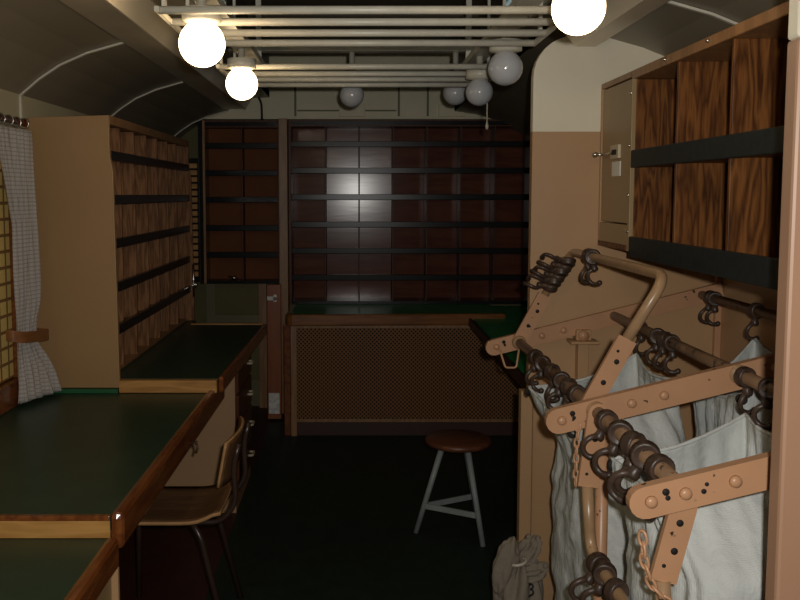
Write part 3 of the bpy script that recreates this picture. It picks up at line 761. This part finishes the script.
# ------------------------------------------------------------------ mail bags
def bag(name, label, corners, zb, seed, sag=.03, shrink=.94, body_x=None, body_y=None):
    # corners: four hung points (x, y, z) in order round the mouth
    rnd = random.Random(seed)
    cs = [Vector(c) for c in corners]; cen = sum(cs, Vector()) / 4
    t = thing(name, label, 'mail bag', (cen.x, cen.y, zb), 'white mail bags on the rack')
    NU, NV = 128, 56
    rim = []
    for i in range(NU):
        e = i * 4 // NU; s_ = (i - e * NU // 4) / (NU / 4)
        a, b = cs[e], cs[(e + 1) % 4]
        p_ = a.lerp(b, s_)
        p_.z -= sag * (1 - abs(2 * s_ - 1) ** 1.6) * ((b - a).length / .45)
        mid = (a + b) / 2; out = Vector((mid.x - cen.x, mid.y - cen.y, 0))
        p_ -= out * .12 * math.sin(PI * s_)
        rim.append(p_)
    vs = []
    hx = (max(c.x for c in cs) - min(c.x for c in cs)) / 2; hy = (max(c.y for c in cs) - min(c.y for c in cs)) / 2
    bx, bhx = body_x if body_x else (cen.x, hx)
    by, bhy = body_y if body_y else (cen.y, hy)
    ph = [rnd.uniform(0, 6.28) for _ in range(8)]
    for j in range(NV + 1):
        t_ = j / NV
        for i in range(NU):
            r0 = rim[i]
            a = math.atan2((r0.y - cen.y) / hy, (r0.x - cen.x) / hx)
            ca, sa = math.cos(a), math.sin(a); n_ = 3.4
            rr = (abs(ca) ** n_ + abs(sa) ** n_) ** (-1 / n_)
            body = Vector((bx + bhx * shrink * rr * ca, by + bhy * shrink * rr * sa, 0))
            k_ = min(1, t_ / .22); k_ = k_ * k_ * (3 - 2 * k_)
            p_ = Vector((r0.x, r0.y, 0)).lerp(body, k_)
            z = r0.z + (zb - r0.z) * (t_ ** 1.02)
            # hanging folds that run down from the corners, and slack creases
            fold = .006 * math.sin(a * 4 + ph[0] + 1.6 * t_) + .003 * math.sin(a * 9 + ph[1] - 2.0 * t_) + .0008 * math.sin(a * 23 + ph[2])
            fold *= .35 + .9 * math.sin(PI * min(1, t_ * 1.05)) ** .6
            e = i * 4 / NU; cd = abs(e - round(e)) * 2
            crease = .010 * math.sin((e - round(e)) * 34 + ph[4]) * math.exp(-t_ * 4.5) * min(1, t_ * 14)
            nz = noise.noise(Vector((p_.x * 7, p_.y * 7, z * 2.2 + seed))) * .022 + noise.noise(Vector((p_.x * 18, p_.y * 18, z * 6 + seed))) * .009 + .010 * noise.noise(Vector((p_.x * 9 + z * 14, p_.y * 9 + z * 14, seed * 2.)))
            d_ = Vector((ca * hy, sa * hx, 0)).normalized()
            p_ += d_ * (fold + nz * min(1, t_ * 4) + crease) + d_ * .015 * math.sin(PI * t_)
            if t_ > .93:
                f_ = (t_ - .93) / .07; p_ = p_.lerp(Vector((cen.x, cen.y, 0)), .35 * f_ * f_)
            p_.z = z
            vs.append(p_)
    q = MB(); q.smooth = True
    fs = [(j * NU + i, j * NU + (i + 1) % NU, (j + 1) * NU + (i + 1) % NU, (j + 1) * NU + i) for j in range(NV) for i in range(NU)]
    fs.append([NV * NU + i for i in range(NU)])
    q.add(vs, fs); q.build('cloth', M['canvas'], t, 0, .004)
    q = MB(); q.smooth = True
    hem = []
    q.tube([Vector((p_.x, p_.y, p_.z - .004)) for p_ in rim], .005, 6, True); q.build('hem', M['canvas'], t)
    for c in cs:
        d_ = Vector((c.x - cen.x, c.y - cen.y, 0)).normalized(); sd = Vector((-d_.y, d_.x, 0))
        cc = c + Vector((0, 0, -.018))
        MB().tube([cc + sd * .011 * math.cos(a) + Vector((0, 0, .011 * math.sin(a))) for a in [2 * PI * k_ / 14 for k_ in range(14)]], .005, 8, True).build('eyelet', M['hole'], t)
    return t
hz1, hz2, hz3 = R1[1] - .085, R2[1] - .085, R3[1] - .085
bag('mail_bag', 'far white canvas bag between the aisle rail and middle rail, beyond the middle arm', [(.590, 2.26, hz1), (.945, 2.42, hz2), (.95, 2.83, hz2), (.568, 2.74, hz1)], .12, 3, .025, .94, (.81, .155))
bag('mail_bag', 'nearest white canvas bag between the middle arm and the near arm', [(.618, 1.70, hz1 + .01), (.95, 1.74, hz2 + .02), (.955, 2.04, hz2), (.612, 1.985, hz1)], .12, 11, .02, .94, (.80, .155), (1.81, .215))
bag('mail_bag', 'white canvas bag hanging at the wall under the cabinet, behind the others', [(1.04, 2.25, hz2), (1.275, 2.22, hz3), (1.278, 2.69, hz3), (1.05, 2.62, hz2 - .05)], .12, 23, .03, .84)

# ------------------------------------------------------------------ tied sack on the floor
sk = thing('tied_sack', 'crumpled grey tied sack numbered 3 slumped on the floor beside the rack', 'sack', (.555, 2.83, 0))
def blob(q, cen, rad, axis=(0, 0, 1), seed=0, ridges=9, amp=.14, n=56, m=40, tilt=(0, 0)):
    vs = []; rot = Matrix.Rotation(tilt[1], 3, 'Y') @ Matrix.Rotation(tilt[0], 3, 'X')
    for j in range(m + 1):
        th = PI * j / m
        for i in range(n):
            a = 2 * PI * i / n
            d_ = Vector((math.sin(th) * math.cos(a), math.sin(th) * math.sin(a), -math.cos(th)))
            r_ = 1 + amp * .5 * math.sin(a * ridges + seed + 1.5 * math.cos(th)) * math.sin(th) + amp * noise.noise(d_ * 2.6 + Vector((seed, 0, 0)))
            p_ = rot @ Vector((d_.x * rad[0] * r_, d_.y * rad[1] * r_, d_.z * rad[2] * r_)) + Vector(cen)
            p_.z = max(p_.z, .003)
            vs.append(p_)
    q.add(vs, [(j * n + i, j * n + (i + 1) % n, (j + 1) * n + (i + 1) % n, (j + 1) * n + i) for j in range(m) for i in range(n)])
q = MB(); q.smooth = True; blob(q, (.558, 2.80, .175), (.082, .085, .205), seed=2, ridges=8, amp=.22)
SB = q; q.build('body', M['canvasold'], sk)
q = MB(); q.smooth = True; blob(q, (.508, 2.775, .345), (.040, .036, .102), seed=5, ridges=6, amp=.2, tilt=(0, .20)); q.build('gathered_neck', M['canvasold'], sk)
q = MB(); q.smooth = True; blob(q, (.588, 2.80, .388), (.034, .035, .062), seed=8, ridges=8, amp=.26, tilt=(0, .45)); q.build('gathered_neck', M['canvasold'], sk)
q = MB(); q.smooth = True; blob(q, (.598, 2.765, .335), (.030, .034, .052), seed=9, ridges=7, amp=.28, tilt=(0, 1.1)); q.build('fold', M['canvasold'], sk)
q = MB(); q.tube([(.548 + .026 * math.cos(a), 2.765 + .026 * math.sin(a), .372 + .006 * math.cos(a)) for a in [2 * PI * k_ / 18 for k_ in range(18)]], .005, 8, True); q.build('tie_cord', M['cord'], sk)
cu = bpy.data.curves.new('three', 'FONT'); cu.body = '3'; cu.size = .06; cu.extrude = .001; cu.align_x = 'CENTER'
tmp = bpy.data.objects.new('three_tmp', cu); C.objects.link(tmp)
bpy.context.view_layer.update()
me = bpy.data.meshes.new_from_object(tmp.evaluated_get(bpy.context.evaluated_depsgraph_get()))
bpy.data.objects.remove(tmp)
from mathutils.bvhtree import BVHTree
bv = BVHTree.FromPolygons([tuple(v) for v in SB.v], SB.f)
for v in me.vertices:
    px_, pz_ = v.co.x + .588, v.co.y + .265
    hit = bv.ray_cast(Vector((px_, 2.4, pz_)), Vector((0, 1, 0)))
    v.co = Vector((px_ - .555, (hit[0].y if hit[0] else 2.75) - .0025 - v.co.z - 2.83, pz_))
me.materials.clear(); me.materials.append(M['hole'])
o = bpy.data.objects.new('painted_numeral', me); C.objects.link(o); o.parent = sk; NUM = o
sw = None

# ------------------------------------------------------------------ light
def light(name, kind, loc, energy, col, **k):
    l = bpy.data.lights.new(name, kind); l.energy = energy; l.color = col
    for a, v in k.items(): setattr(l, a, v)
    o = bpy.data.objects.new(name, l); C.objects.link(o); o.location = loc; return o
fo = light('camera_flash', 'AREA', (.05, -.02, 1.65), 26, (1, .97, .92), shape='DISK', size=.035)
fo.rotation_euler = (math.radians(90 - 5), 0, math.radians(-4))

wd = bpy.data.worlds.new('world'); bpy.context.scene.world = wd; wd.use_nodes = True
wd.node_tree.nodes['Background'].inputs[0].default_value = (.8, .85, 1, 1)
wd.node_tree.nodes['Background'].inputs[1].default_value = .01

# ------------------------------------------------------------------ camera
cam = bpy.data.cameras.new('camera'); co = bpy.data.objects.new('camera', cam); C.objects.link(co)
F = 850.
cam.sensor_width = 36; cam.lens = F / 800 * 36
cam.shift_x = 45 / 800; cam.shift_y = -36 / 800
cam.clip_start = .02
co.location = (0, 0, 1.6); co.rotation_euler = (PI / 2 - math.atan(69 / F), 0, 0)
sc = bpy.context.scene; sc.camera = co
sc.view_settings.view_transform = 'Standard'; sc.view_settings.look = 'None'; sc.view_settings.gamma = 1
sc.view_settings.use_curve_mapping = False
sc.view_settings.exposure = 0
